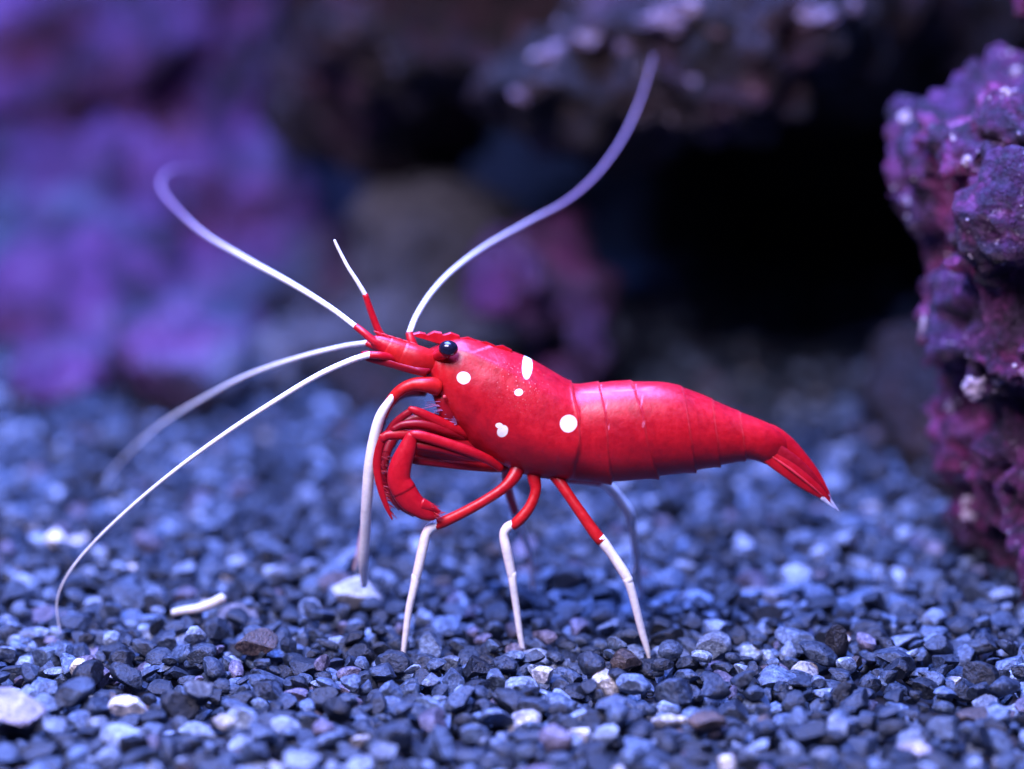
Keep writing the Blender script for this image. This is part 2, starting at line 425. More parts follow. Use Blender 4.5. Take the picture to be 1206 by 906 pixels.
landmark("lavender_stone", 1078, 884, 50, 28, (0.30, 0.28, 0.34), "rounded lavender stone in front of the coralline pillar", sh=21)
landmark("grey_stone", 905, 700, 70, 30, (0.17, 0.17, 0.19), "wide smooth pale grey stone on gravel behind the black stone", sh=22)
landmark("grey_stone", 280, 725, 48, 36, (0.10, 0.10, 0.12), "bulky slate grey stone beside the curved white tube", sh=24)
landmark("ochre_stone", 835, 862, 48, 20, (0.09, 0.06, 0.045), "flat ochre brown stone in blurred gravel near the bright white pebble", sh=13)

# ------------------------------------------------------------------ tubes
def resample(pts, n):
    P = np.array(pts, float); d = np.r_[0, np.cumsum(np.linalg.norm(np.diff(P[:, :3], axis=0), axis=1))]
    t = np.linspace(0, d[-1], n); out = np.zeros((n, P.shape[1]))
    # Catmull-Rom through the points
    m = np.zeros_like(P)
    m[1:-1] = (P[2:]-P[:-2])/((d[2:]-d[:-2])[:, None]); m[0] = (P[1]-P[0])/(d[1]-d[0]); m[-1] = (P[-1]-P[-2])/(d[-1]-d[-2])
    for i, x in enumerate(t):
        j = min(max(np.searchsorted(d, x)-1, 0), len(d)-2); h = d[j+1]-d[j]; u = (x-d[j])/h
        out[i] = (2*u**3-3*u*u+1)*P[j]+(u**3-2*u*u+u)*h*m[j]+(-2*u**3+3*u*u)*P[j+1]+(u**3-u*u)*h*m[j+1]
    return out
def tube_geo(pts, n=24, seg=12, flat=1.0, colf=None, base=0, ring=0.0):
    """pts: (px, py, Y, radius in pixels); flat: depth radius / picture radius"""
    P = np.array([[*W(p[0], p[1], p[2]), p[3]*pxcm(p[2])] for p in pts])
    Q = resample(P, n); C = Q[:, :3]; rad = np.maximum(Q[:, 3], 0.002)*(1-ring*(np.arange(n) % 3 == 0))
    T = np.gradient(C, axis=0); T /= np.linalg.norm(T, axis=1)[:, None]
    ref = np.array([0, 1.0, 0]); V, F, K = [], [], []
    for i in range(n):
        N = np.cross(T[i], ref)
        if np.linalg.norm(N) < 1e-3: N = np.array([1.0, 0, 0])
        N /= np.linalg.norm(N); B = np.cross(N, T[i])
        for j in range(seg):
            a = 2*math.pi*j/seg
            V.append(C[i]+N*rad[i]*math.cos(a)+B*rad[i]*flat*math.sin(a))
            K.append(colf(i/(n-1), a) if colf else (1, 1, 1))
    for i in range(n-1):
        for j in range(seg):
            F.append((base+i*seg+j, base+i*seg+(j+1) % seg, base+(i+1)*seg+(j+1) % seg, base+(i+1)*seg+j))
    for e, i in ((0, 0), (1, n-1)):
        V.append(C[i]+T[i]*rad[i]*(0.6 if e else -0.6)); K.append(K[i*seg]); c = base+len(V)-1
        for j in range(seg):
            q = (base+i*seg+j, base+i*seg+(j+1) % seg); F.append((q[0], q[1], c) if e else (q[1], q[0], c))
    return V, F, K

# ------------------------------------------------------------------ shrimp materials
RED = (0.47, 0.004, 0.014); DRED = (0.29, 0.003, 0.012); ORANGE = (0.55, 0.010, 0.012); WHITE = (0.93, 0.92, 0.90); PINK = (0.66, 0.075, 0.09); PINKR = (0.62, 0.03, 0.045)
ROOT = W(620, 772, 0.0)*np.array([1, 0, 0])
def shell_material(name, spots=None, rough=0.36, sss=0.45):
    k = NT(name); co = k.obj()
    a = k.n("ShaderNodeAttribute"); a.attribute_name = "Col"; c = a.outputs["Color"]
    n1 = k.noise(co, 2.2, 4, 0.6); n2 = k.noise(co, 16, 4, 0.6)
    if name != 'shrimp_white': c = k.mix(1.0, c, k.ramp(n1, [(0.3, (0.80, 0.85, 1.0)), (0.5, (1, 1, 1)), (0.7, (1.08, 1.2, 1.0))]), 'MULTIPLY')
    c = k.mix(1.0, c, k.ramp(n2, [(0.3, (0.86, 0.86, 0.86)), (0.6, (1.04, 1.04, 1.04))]), 'MULTIPLY')
    if spots:
        mp0 = k.n("ShaderNodeMapping"); k.l(co, mp0.inputs[0]); mp0.inputs["Scale"].default_value = (1.3, 1.0, 0.75); mp0.inputs["Rotation"].default_value = (0, R(-14), 0)
        st = k.noise(mp0.outputs[0], 4.5, 5, 0.62, 0.4)
        c = k.mix(1.0, c, k.ramp(st, [(0.33, (0.82, 0.75, 0.9)), (0.5, (1, 1, 1)), (0.68, (1.08, 1.4, 1.2))]), 'MULTIPLY')
        # faint pale stipple over the flank
        v = k.voro(co, 26)
        sp = k.n("ShaderNodeVectorMath", operation='SUBTRACT'); k.l(co, sp.inputs[0]); q = (W(612, 440, -0.4)-ROOT)*U; sp.inputs[1].default_value = q
        ln = k.n("ShaderNodeVectorMath", operation='LENGTH'); k.l(sp.outputs[0], ln.inputs[0])
        m = k.math('MULTIPLY', k.val(v, 0.16, 0.24, 1, 0), k.val(ln.outputs["Value"], 0.1*U, 0.48*U, 0.42, 0))
        m = k.math('MULTIPLY', m, k.val(n1, 0.4, 0.6, 0.2, 1))
        c = k.mix(m, c, (0.8, 0.35, 0.30))
        tot = None; wob = k.n("ShaderNodeTexNoise"); k.l(co, wob.inputs["Vector"]); wob.inputs["Scale"].default_value = 900
        MARKS = [(697, 462, 16, 1.3, 2), (735, 460, 16, 1.2, 2), (762, 458, 10, 2.0, 5), (714, 478, 1.2, 9, -12), (717, 503, 1.3, 4, -5), (756, 472, 1.4, 10, -12), (758, 500, 2.2, 4.5, -15), (749, 455, 1.2, 7, -10), (708, 455, 1.2, 7, -10), (575, 409, 22, 1.6, 9)]  # pale dashes, plus long thin streaks that paint highlights along the back
        tot2 = None
        for n_, (px, py, rx, ry, tl) in enumerate(MARKS+list(spots)):
            cc = (on_body(px, py)-ROOT)*U; s = pxcm(-0.42)*U
            d = k.n("ShaderNodeVectorMath", operation='SUBTRACT'); k.l(co, d.inputs[0]); d.inputs[1].default_value = cc
            w2 = k.n("ShaderNodeVectorMath", operation='MULTIPLY_ADD'); k.l(wob.outputs["Color"], w2.inputs[0])
            w2.inputs[1].default_value = (1.6*s,)*3; k.l(d.outputs[0], w2.inputs[2])
            w3 = k.n("ShaderNodeVectorMath", operation='SUBTRACT'); k.l(w2.outputs[0], w3.inputs[0]); w3.inputs[1].default_value = (0.8*s,)*3
            mp = k.n("ShaderNodeVectorRotate", rotation_type='Y_AXIS'); k.l(w3.outputs[0], mp.inputs["Vector"]); mp.inputs["Angle"].default_value = R(tl)
            dv = k.n("ShaderNodeVectorMath", operation='MULTIPLY'); k.l(mp.outputs[0], dv.inputs[0]); dv.inputs[1].default_value = (1/(rx*s), 0.15/(rx*s), 1/(ry*s))
            le = k.n("ShaderNodeVectorMath", operation='LENGTH'); k.l(dv.outputs[0], le.inputs[0])
            f = k.val(le.outputs["Value"], 0.90, 1.07, 1, 0) if n_ >= len(MARKS) else k.val(le.outputs["Value"], 0.3, 1.2, 0.55, 0)
            if n_ < len(MARKS):
                tot2 = f if tot2 is None else k.math('MAXIMUM', tot2, f); continue
            tot = f if tot is None else k.math('MAXIMUM', tot, f)
        c = k.mix(k.math('MULTIPLY', tot2, k.val(n2, 0.35, 0.6, 0.3, 1.0)), c, (0.72, 0.22, 0.30))
        c = k.mix(tot, c, (0.92, 0.91, 0.86))
    k.l(c, k.b.inputs["Base Color"])
    k.l(k.val(n2, 0.3, 0.7, rough-0.04, rough+0.12), k.b.inputs["Roughness"])
    k.set(Subsurface_Weight=sss, Subsurface_Radius=(1.0, 0.25, 0.2), Subsurface_Scale=0.0016, Specular_IOR_Level=0.40)
    k.bump(k.math('ADD', n2, k.math('MULTIPLY', n1, 0.6)), 0.18, 0.02)
    return k.m
m_white = shell_material('shrimp_white', None, 0.42, 0.06)
m_limb = shell_material("shrimp_limb", None, 0.34, 0.2)
k = NT("shrimp_eye"); k.l(k.ramp(k.voro(k.obj(), 60), [(0.2, (0.004, 0.004, 0.012)), (0.6, (0.010, 0.010, 0.028))]), k.b.inputs["Base Color"])
k.set(Roughness=0.18, Specular_IOR_Level=0.6); m_eye = k.m
k = NT("shrimp_glass"); k.l(k.ramp(k.noise(k.obj(), 20, 3), [(0.3, (0.45, 0.5, 0.75)), (0.7, (0.7, 0.7, 0.85))]), k.b.inputs["Base Color"]); k.set(Roughness=0.3, Alpha=0.75); m_clear = k.m

# ------------------------------------------------------------------ shrimp
shrimp = bpy.data.objects.new("shrimp", None); COL.objects.link(shrimp); shrimp.location = ROOT*U; shrimp.empty_display_size = 0.005
tag(shrimp, "bright red shrimp with white spots, white antennae and white lower legs walking on gravel", "shrimp")
def part(name, V, F, K, mat, parent=None):
    V = np.array(V)-ROOT
    o = new_mesh(name, V, F, mat, np.array(K)); o.parent = parent or shrimp; return o
def merge(*geos):
    V, F, K = [], [], []
    for v, f, kk in geos:
        b = len(V); V += list(v); F += [tuple(i+b for i in q) for q in f]; K += list(kk)
    return V, F, K

ST = np.array([
 (486,419,488,436,7),(492,416,494,438,13),(501,414,501,443,20),(510,410,508,457,27),(520,404,516,472,33),(532,399,527,489,38),
 (545,397,540,507,42),(562,401,556,526,45),(580,407,574,538,48),(600,413,594,549,50),(620,422,614,556,52),(640,432,634,561,53),
 (660,443,653,564,53),(673,452,667,565,52),(677,453,672,565,49),(706,450.5,720,568,48),(725,449,750,565,47),(746,449,777,561,45),(780,450,803,557,42),
 (803,455,819,554,39),(820,462,834,551,36),(838,470,848,548,33),(855,478,864,545,29),(871,485,879,541,26),(890,492,889,542,23),(908,499,899,546,20),(918,506,904,548,16),(928,514,912,550,10),(936,523,920,550,4)], float)
cen = np.c_[(ST[:, 0]+ST[:, 2])/2, (ST[:, 1]+ST[:, 3])/2]
d = np.r_[0, np.cumsum(np.linalg.norm(np.diff(cen, axis=0), axis=1))]
NR, SG = 340, 72
t = np.linspace(0, d[-1], NR); S = np.c_[[np.interp(t, d, ST[:, i]) for i in range(5)]].T
ker = np.exp(-0.5*(np.arange(-12, 13)/5.0)**2); ker /= ker.sum()
for i in range(5):
    pad = np.r_[2*S[0, i]-S[12:0:-1, i], S[:, i], 2*S[-1, i]-S[-2:-14:-1, i]]; S[:, i] = np.convolve(pad, ker, 'valid')
BND = [673, 706, 746, 803, 838, 871, 990]
V, F, K = [], [], []
for i in range(NR):
    tx, ty, bx, by, hw = S[i]; T_, B_ = W(tx, ty), W(bx, by); c = (T_+B_)/2; up = (T_-B_)/2; wcm = hw*pxcm()
    seg = -1; u = 0
    for j in range(len(BND)-1):
        if BND[j] <= tx < BND[j+1]: seg = j; u = (tx-BND[j])/(BND[j+1]-BND[j])
    edge = min(abs(tx-b) for b in BND[:-1])
    end = math.sin(min(1, i/9+0.12)*math.pi/2)*math.sin(min(1, (NR-1-i)/6+0.1)*math.pi/2)
    tx0 = tx
    for j in range(SG):
        a = 2*math.pi*j/SG; ca, sa = math.cos(a), math.sin(a)
        tx = tx0 + (3.0*noise.noise(Vector((ca*1.4, sa*1.4, tx0*0.012)))+1.2*noise.noise(Vector((ca*5, sa*5, tx0*0.012))) if tx0 > 640 else 0)
        tx -= 10*sa*sa*math.exp(-((tx0-677)/24)**2)
        seg = -1; u = 0
        for q in range(len(BND)-1):
            if BND[q] <= tx < BND[q+1]: seg = q; u = (tx-BND[q])/(BND[q+1]-BND[q])
        edge = min(abs(tx-b) for b in BND[:-1])
        vy = math.copysign(abs(sa)**0.92, sa); vz = math.copysign(abs(ca)**0.97, ca)
        f = 1.0
        if seg >= 0:
            f = 0.980 + 0.028*u**1.3
            if ca < -0.3 and seg < 5: f += 0.075*u**5*(-ca-0.3)       # pleura corners hang lower
        elif 655 < tx < 674: f = 1+0.022*((tx-655)/18)**2
        wd = wcm*vy*(1.0 - 0.10*max(0, -ca)**2 + (0.06 if 520 < tx < 670 else 0.0)*(-ca*0.5))
        g = lambda x, m, w: math.exp(-((x-m)/w)**2)
        if tx < 675:
            f += 0.045*g(ca, 0.80-0.0011*(tx-540), 0.07)*g(tx, 575, 38)           # ridge running back from the eye
            f += 0.025*noise.noise(Vector((tx*0.03, ca*2.2, sa*2.2+5)))
            if tx < 535: f += 0.035*math.sin((tx+8*ca)*0.62)*max(0, 1-abs(tx-513)/22)*(0.5-0.5*ca)
            f += 0.03*g(ca, -0.15, 0.35)*g(tx, 625, 50) - 0.025*g(tx-25*ca, 572, 7)*max(0, 0.5-ca)*0.9
        p = c + up*vz*f*end + np.array([0, -1.0, 0])*wd*f*end
        # groove under the eye and along the gill cover
        V.append(p)
        col = np.array(RED)
        if tx < 560: col = col+(np.array(ORANGE)-col)*min(1, (560-tx)/50)*max(0, -ca+0.4)
        if ca < -0.35: col = col+(np.array(DRED)-col)*min(1, (-ca-0.35)*1.2)  # underside shade painted in as darker red
        if edge < 1.6 and ca > -0.45: col = col+(np.array(PINK)-col)*0.40*(1-edge/1.6)*min(1, (ca+0.45)*1.2)
        if 673 < tx < 765 and abs(ca-0.62) < 0.02: col = col+(np.array(PINK)-col)*0.35  # thin pink highlight painted along the upper abdomen
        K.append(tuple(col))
for i in range(NR-1):
    for j in range(SG): F.append((i*SG+j, i*SG+(j+1) % SG, (i+1)*SG+(j+1) % SG, (i+1)*SG+j))
F.append(tuple(range(SG))[::-1]); F.append(tuple((NR-1)*SG+j for j in range(SG)))
bvb = BVHTree.FromPolygons([Vector(p) for p in V], F)
def on_body(px, py):
    d = Vector(FWD + np.array([1.0, 0, 0])*(px-CX)/FPX - UPV*(py-CY)/FPX).normalized()
    return np.array(bvb.ray_cast(Vector(CAM), d)[0])
SPOTS = [(546, 445, 8.2, 7.2, 0), (621, 431, 6.2, 14, -5), (611, 462, 5, 4, 0), (592, 508, 6.2, 8, -25), (588, 501.5, 4.5, 3.5, 0), (669.5, 499, 10.2, 10, 0)]
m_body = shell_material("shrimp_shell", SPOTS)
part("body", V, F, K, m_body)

# rostrum: a thin toothed blade on the head
top = [(486,392.5),(494,390.5),(501,392),(502,394),(511,389.5),(520,391),(521,394),(531,391),(541,395),(542,398),(551,396.5),(562,401),(563,403.5),(573,402.5),(583,408),(584,409.5),(593,408),(604,415)]
bot = [(604,419),(584,414),(562,408),(545,404),(530,406),(518,405.5),(508,402.5),(497,398.5),(489,396)]
def blade(pts, th, mat, name, parent, col, Y=0.0):
    n = len(pts); c = np.mean(pts, axis=0); V, K = [], []
    for s in (-1, 1):
        for (x, y) in pts: V.append(W(x, y, Y+s*th*0.35))
    for s in (-1, 1):
        for (x, y) in pts: q = np.array([x, y]); V.append(W(*(q+(c-q)*np.array([0.02, 0.22])), Y+s*th))
    F = []
    for i in range(n):
        j = (i+1) % n; F += [(i, n+i, n+j, j), (2*n+i, i, j, 2*n+j), (n+i, 3*n+i, 3*n+j, n+j)]
    F += [tuple(2*n+i for i in range(n)), tuple(3*n+i for i in reversed(range(n)))]
    return part(name, V, F, [col]*len(V), mat, parent)
ro = blade(top+bot, 0.045, m_limb, "rostrum", None, RED)
for pl in ro.data.polygons: pl.use_smooth = False

# eyes on stalks
def blob(px, py, Y, rx, ry, rd, mat, name, parent=None, col=(1, 1, 1), sub=4):
    v, f = ico(sub); s = pxcm(Y)
    V = W(px, py, Y)+v*np.array([rx*s, rd*s, ry*s]); return part(name, V, [tuple(map(int, q)) for q in f], [col]*len(V), mat, parent)
for Y in (-0.36, 0.36):
    e = blob(528, 410.5, Y, 11.5, 9.5, 9.5, m_eye, "eye")
    v, f, c = tube_geo([(513, 420, Y*0.45, 6), (520, 417, Y*0.75, 7.5), (525, 413.5, Y*0.92, 8.8)], 10, 14, 1.0, lambda t, a: RED)
    part("eye_stalk", v, f, c, m_limb, e)

# feeler stalks and the flat scale under them
def colc(c): return lambda t, a: c
for Y in (-0.20, 0.16):
    v, f, c = merge(tube_geo([(508, 428, Y*0.6, 16), (492, 424, Y, 17), (474, 417, Y, 15.5)], 12, 16, 0.8, colc(ORANGE)),
                    tube_geo([(478, 419, Y, 15.2), (466, 413.5, Y, 14.5), (456, 408.5, Y, 12.5)], 12, 16, 0.8, colc(ORANGE)),
                    tube_geo([(460, 410, Y, 12.3), (449, 405, Y, 10), (440, 401, Y, 7)], 12, 16, 0.8, colc(RED)))
    part("feeler_stalk", v, f, c, m_limb)
    bl = [(507, 436), (490, 434), (470, 428), (450, 421), (434, 413), (426, 414), (424, 418), (432, 425), (455, 432), (480, 439), (500, 444)]
    blade(bl, 0.035, m_limb, "antenna_scale", None, DRED, Y*1.5)
# small comb of teeth over the stalk
for i in range(6):
    x = 443+i*8.5; y = 391.5+i*2.6
    v, f, c = tube_geo([(x+7, y+6, -0.2, 3.2), (x+3, y+1.5, -0.2, 2.2), (x-3, y-1.5, -0.2, 0.5)], 6, 8, 0.7, colc(RED)); part("stalk_tooth", v, f, c, m_limb)

def band(split, ca=RED, cb=WHITE, soft=0.02, streak=0.0):
    def fn(t, a):
        k = min(1, max(0, (t-split)/soft+0.5)); col = np.array(ca)*(1-k)+np.array(cb)*k
        if streak and t > split: 
            m = max(0, math.cos(a-math.pi)-0.25)*streak; col = col+(np.array((0.62, 0.05, 0.12))-col)*min(1, m)
        return tuple(col)
    return fn
LAV = (0.30, 0.20, 0.32)  # darker tip colour paints in the dim fade of the blurred antennae
def antenna(red, white, tip=WHITE):
    white = [(*p[:3], p[3]*0.80) for p in white]; red = [(*p[:3], p[3]*0.88) for p in red]
    shade = lambda t, a: tuple(np.array(WHITE)+(np.array(tip)-np.array(WHITE))*min(1, max(0, (t-0.12)/0.5)))
    if red:
        v, f, c = tube_geo(red, 20, 14, 1.0, colc(RED)); a = part("antenna", v, f, c, m_limb)
        v, f, c = tube_geo(white, 330, 8, 1.0, shade, ring=0.10); part("flagellum", v, f, c, m_white, a)
    else:
        v, f, c = tube_geo(white, 140, 12, 1.0, colc(WHITE)); a = part("antenna", v, f, c, m_limb)
    return a
antenna([(449, 407, -0.22, 6.5), (438, 400, -0.22, 5.6), (428, 391.5, -0.2, 5), (419, 384.5, -0.15, 4.6)],
        [(420, 385.5, -0.15, 4.2), (390, 363, 0.3, 4.1), (345, 335, 1.0, 4.2), (290, 305, 2.0, 4.3), (240, 275, 3.8, 3.2), (208, 246, 5.2, 2.8), (190, 222, 6.2, 2.5), (193, 207, 6.9, 2.1), (208, 199, 7.6, 1.6), (240, 199, 8.4, 0.8)], LAV)
antenna([(452, 399, 0.1, 5.5), (446, 390, 0.1, 5), (438, 370, 0.1, 4.6), (430, 347, 0.1, 4)],
        [(430.5, 348, 0.1, 3.6), (421, 332, 0.1, 3.2), (410, 315, 0.12, 2.8), (402, 300, 0.15, 2.5), (397, 290, 0.15, 2.4), (394, 283, 0.15, 2.0)])
antenna([(487, 410, 0.3, 7), (484, 400, 0.32, 6), (482, 392, 0.35, 5)],
        [(482, 393, 0.35, 4.6), (490, 373, 0.6, 4.3), (508, 345, 1.1, 4.1), (535, 317, 1.8, 3.7), (575, 288, 2.7, 3.3), (625, 260, 3.6, 3.0), (670, 235, 4.4, 2.7), (705, 203, 5.0, 2.4), (735, 160, 5.6, 2.1), (755, 115, 6.0, 1.7), (770, 65, 6.3, 0.9)], LAV)
antenna([(455, 414, 0.25, 6), (442, 408, 0.28, 5.5), (432, 404, 0.3, 4.6)],
        [(433, 404, 0.3, 4.3), (405, 408, 0.6, 4.0), (350, 422, 1.3, 3.5), (290, 443, 2.2, 3.0), (235, 472, 3.2, 2.5), (190, 500, 4.1, 2.0), (155, 530, 4.9, 1.5), (128, 560, 5.5, 1.0), (116, 578, 5.8, 0.5)])
antenna([(482, 425, -0.12, 6), (460, 421.5, -0.27, 5.8), (448, 419, -0.34, 5.6), (436, 418, -0.35, 5.2)],
        [(437, 417.5, -0.35, 5.0), (415, 424, -0.35, 4.8), (375, 442, -0.35, 4.5), (320, 475, -0.3, 4.1), (265, 511, -0.25, 3.6), (205, 555, -0.15, 3.0), (150, 601, 0.0, 2.5), (105, 645, 0.2, 2.0), (78, 680, 0.35, 1.7), (67, 710, 0.45, 1.2), (71, 747, 0.5, 0.7)])
# the thick pair of antennae hanging in front of the mouth
v, f, c = tube_geo([(516, 456, -0.25, 11), (502, 453, -0.3, 9.5), (486, 453, -0.3, 7.6), (471, 460, -0.3, 6.6), (458, 475, -0.28, 6), (451, 490, -0.27, 5.4)], 24, 16, 1.0, colc(ORANGE))
a6 = part("antenna", v, f, c, m_limb)
v, f, c = tube_geo([(464, 465, -0.31, 3.8), (449, 488, -0.33, 6.0), (441, 515, -0.3, 6.5), (435, 550, -0.26, 6.6), (432, 590, -0.15, 6.5), (430, 630, 0.05, 6.3), (428, 662, 0.25, 6.0), (429, 690, 0.5, 3.5)], 60, 16, 1.0, band(-1, streak=0.25))
part("flagellum", v, f, c, m_white, a6)
v, f, c = tube_geo([(500, 458, 0.25, 9), (475, 462, 0.35, 7.5), (456, 480, 0.5, 6), (446, 510, 0.8, 5)], 20, 14, 1.0, colc(DRED)); a7 = part("antenna", v, f, c, m_limb)
v, f, c = tube_geo([(447, 505, 0.8, 4.6), (440, 545, 0.85, 4.4), (433, 600, 0.95, 4.0), (425, 640, 1.1, 3.6), (418, 672, 1.3, 2.4)], 50, 12, 1.0, band(-1, streak=1.2)); part("flagellum", v, f, c, m_white, a7)

# walking legs: red upper part, white shin and toe
def leg(red, shin, toe, streak=0.4):
    v, f, c = tube_geo(red, 26, 16, 0.9, lambda t, a: tuple(np.array(RED)*(1-t)+np.array(ORANGE)*t) if t > 0.1 else DRED); L = part("leg", v, f, c, m_limb)
    v, f, c = tube_geo(shin, 26, 16, 0.9, band(-1, streak=streak)); part("shin", v, f, c, m_white, L)
    v, f, c = tube_geo(toe, 26, 14, 0.9, band(-1, streak=streak*0.7)); part("toe", v, f, c, m_white, L)
leg([(612, 545, -0.15, 9), (606, 560, -0.22, 8.2), (594, 574, -0.28, 6.6), (572, 589, -0.32, 6.2), (545, 604, -0.34, 6.4), (522, 615, -0.34, 6.8), (513, 619, -0.34, 6)],
    [(516, 617, -0.34, 6), (508, 621, -0.34, 6.3), (502, 629, -0.34, 5.8), (498, 645, -0.34, 6.0), (493, 668, -0.33, 5.8), (490, 681, -0.32, 5.4)],
    [(490.5, 677, -0.32, 5.8), (488, 690, -0.32, 5.0), (482, 716, -0.3, 4.4), (478, 745, -0.28, 3.8), (475, 770, -0.26, 2.8), (474, 785, -0.25, 1.6)])
leg([(627, 546, -0.1, 9), (629, 563, -0.16, 8), (631, 578, -0.2, 6.4), (624, 597, -0.25, 6.4), (612, 612, -0.28, 6.8), (603, 620, -0.28, 6)],
    [(606, 617, -0.28, 5.6), (598, 621, -0.28, 6), (593.5, 629, -0.28, 5.6), (596, 645, -0.28, 6), (600, 664, -0.26, 5.8), (603, 679, -0.25, 5.2)],
    [(602.5, 674, -0.25, 5.6), (604, 687, -0.25, 4.8), (608, 715, -0.22, 4.2), (612, 745, -0.2, 3.6), (616, 768, -0.18, 2.8), (618, 784, -0.17, 1.6)], 0.35)
leg([(644, 548, -0.1, 9), (655, 562, -0.18, 7.4), (668, 581, -0.26, 6.4), (684, 604, -0.33, 6.6), (700, 627, -0.38, 7.2), (709, 638, -0.4, 7)],
    [(706, 633, -0.4, 6.2), (712, 641, -0.4, 6.6), (720, 652, -0.4, 5.8), (732, 670, -0.4, 6.2), (741, 685, -0.4, 5.8)],
    [(738, 680, -0.4, 6), (742, 690, -0.4, 5.4), (749, 716, -0.38, 4.8), (756, 744, -0.35, 4.4), (762, 764, -0.33, 3.4), (765, 778, -0.32, 1.8)], 0.5)
# far side legs
leg([(640, 552, 0.15, 8), (665, 562, 0.3, 6.5), (690, 565, 0.7, 6), (706, 567, 0.95, 6)],
    [(704, 566, 0.95, 6), (716, 573, 1.05, 6.2), (730, 588, 1.15, 6), (741, 604, 1.2, 5.8), (744, 616, 1.25, 5.4)],
    [(743, 611, 1.25, 5.6), (746, 630, 1.3, 4.8), (750, 660, 1.45, 4.0), (755, 705, 1.8, 2.6)], 0.45)
leg([(600, 545, 0.15, 8), (597, 562, 0.4, 6), (599, 580, 0.8, 5.2), (607, 603, 1.2, 5)],
    [(606, 600, 1.2, 4.8), (611, 616, 1.4, 4.6), (616, 628, 1.6, 4.4), (619, 636, 1.7, 4.2)],
    [(618, 633, 1.7, 4.4), (622, 645, 1.9, 3.8), (625, 655, 2.1, 3.2), (628, 695, 2.4, 2.2)], 0.9)

# ------------------------------------------------------------------ mouth limbs, folded under the head
def limb(name, pts, col=RED, flat=0.8, n=30, parent=None):
    if name in ("claw_limb", "feeding_limb", "palp"): pts = [(*p[:3], p[3]*0.76) for p in pts]
    v, f, c = tube_geo(pts, n, 18, flat, colc(col)); return part(name, v, f, c, m_limb, parent)
def bristles(parent, spine, dirs, length, count, spread=0.35, Y=None, col=DRED, rad=0.9):
    P = np.array(spine, float); geos = []
    for i in range(count):
        u = (i+0.5)/count*(len(P)-1); j = min(int(u), len(P)-2); q = P[j]+(P[j+1]-P[j])*(u-j)
        dd = np.array(dirs, float)+np.array([random.gauss(0, spread), random.gauss(0, spread)]); L = length*random.uniform(0.6, 1.15)
        dy = random.uniform(-0.06, 0.06)
        geos.append(tube_geo([(q[0], q[1], q[2], rad), (q[0]+dd[0]*L*.5, q[1]+dd[1]*L*.5, q[2]+dy*.5, rad*0.7), (q[0]+dd[0]*L, q[1]+dd[1]*L+L*0.08, q[2]+dy, rad*0.25)], 5, 5, 1, colc(col)))
    v, f, c = merge(*geos); return part("bristles", v, f, c, m_limb, parent)
# folded front limb: two upper rods, wrist and the broad hand
L = limb("claw_limb", [(590, 552, -0.22, 6), (574, 541, -0.3, 7.5), (548, 530, -0.36, 8.5), (515, 519, -0.4, 8.5), (492, 512.5, -0.42, 8), (483, 511, -0.42, 5.5)])
limb("forearm", [(485, 511, -0.42, 6), (481, 525, -0.42, 10), (472, 548, -0.43, 13), (470, 566, -0.43, 14), (476, 578, -0.43, 15)], parent=L, flat=0.6)
h = limb("hand", [(470, 560, -0.43, 11), (475, 576, -0.43, 14.5), (484, 590, -0.43, 14), (497, 601, -0.43, 11), (507, 607, -0.43, 8), (512, 610, -0.43, 4)], parent=L, flat=0.55)
limb("finger", [(497, 594, -0.45, 8), (506, 597, -0.45, 5.5), (518, 603, -0.45, 1.5)], parent=L, flat=0.6)
bristles(L, [(499, 590, -0.44), (508, 600, -0.44), (512, 610, -0.44)], (0.9, 0.3), 13, 26, 0.3, col=RED)
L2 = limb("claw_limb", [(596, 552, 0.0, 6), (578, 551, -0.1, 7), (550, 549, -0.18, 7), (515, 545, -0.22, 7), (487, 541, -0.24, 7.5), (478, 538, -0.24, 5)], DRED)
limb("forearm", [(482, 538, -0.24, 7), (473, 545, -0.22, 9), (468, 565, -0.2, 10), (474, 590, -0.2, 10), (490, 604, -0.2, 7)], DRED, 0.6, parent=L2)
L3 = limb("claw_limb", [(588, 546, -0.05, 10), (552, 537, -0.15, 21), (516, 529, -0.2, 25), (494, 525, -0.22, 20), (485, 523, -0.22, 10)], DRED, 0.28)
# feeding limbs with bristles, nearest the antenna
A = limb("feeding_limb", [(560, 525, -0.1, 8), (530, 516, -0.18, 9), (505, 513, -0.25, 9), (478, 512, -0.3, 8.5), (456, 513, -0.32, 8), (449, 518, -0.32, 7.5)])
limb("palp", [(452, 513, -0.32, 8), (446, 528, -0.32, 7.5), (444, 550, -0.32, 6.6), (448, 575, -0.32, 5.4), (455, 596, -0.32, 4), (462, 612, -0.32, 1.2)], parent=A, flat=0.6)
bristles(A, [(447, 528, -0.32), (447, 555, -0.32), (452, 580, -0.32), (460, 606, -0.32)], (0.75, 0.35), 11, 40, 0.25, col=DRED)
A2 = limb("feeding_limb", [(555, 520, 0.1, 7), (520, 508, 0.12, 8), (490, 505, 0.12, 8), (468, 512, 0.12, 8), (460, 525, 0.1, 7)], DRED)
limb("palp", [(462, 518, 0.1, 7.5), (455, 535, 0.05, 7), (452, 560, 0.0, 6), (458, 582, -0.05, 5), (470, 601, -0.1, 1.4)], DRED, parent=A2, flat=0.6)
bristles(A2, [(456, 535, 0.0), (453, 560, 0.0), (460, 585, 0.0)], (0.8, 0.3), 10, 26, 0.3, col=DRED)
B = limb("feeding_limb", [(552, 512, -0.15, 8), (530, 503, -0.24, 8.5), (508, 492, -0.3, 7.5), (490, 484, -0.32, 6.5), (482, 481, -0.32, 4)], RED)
limb("palp", [(486, 483, -0.31, 5.5), (474, 491, -0.3, 6), (464, 500, -0.28, 6), (456, 510, -0.28, 5)], DRED, parent=B)
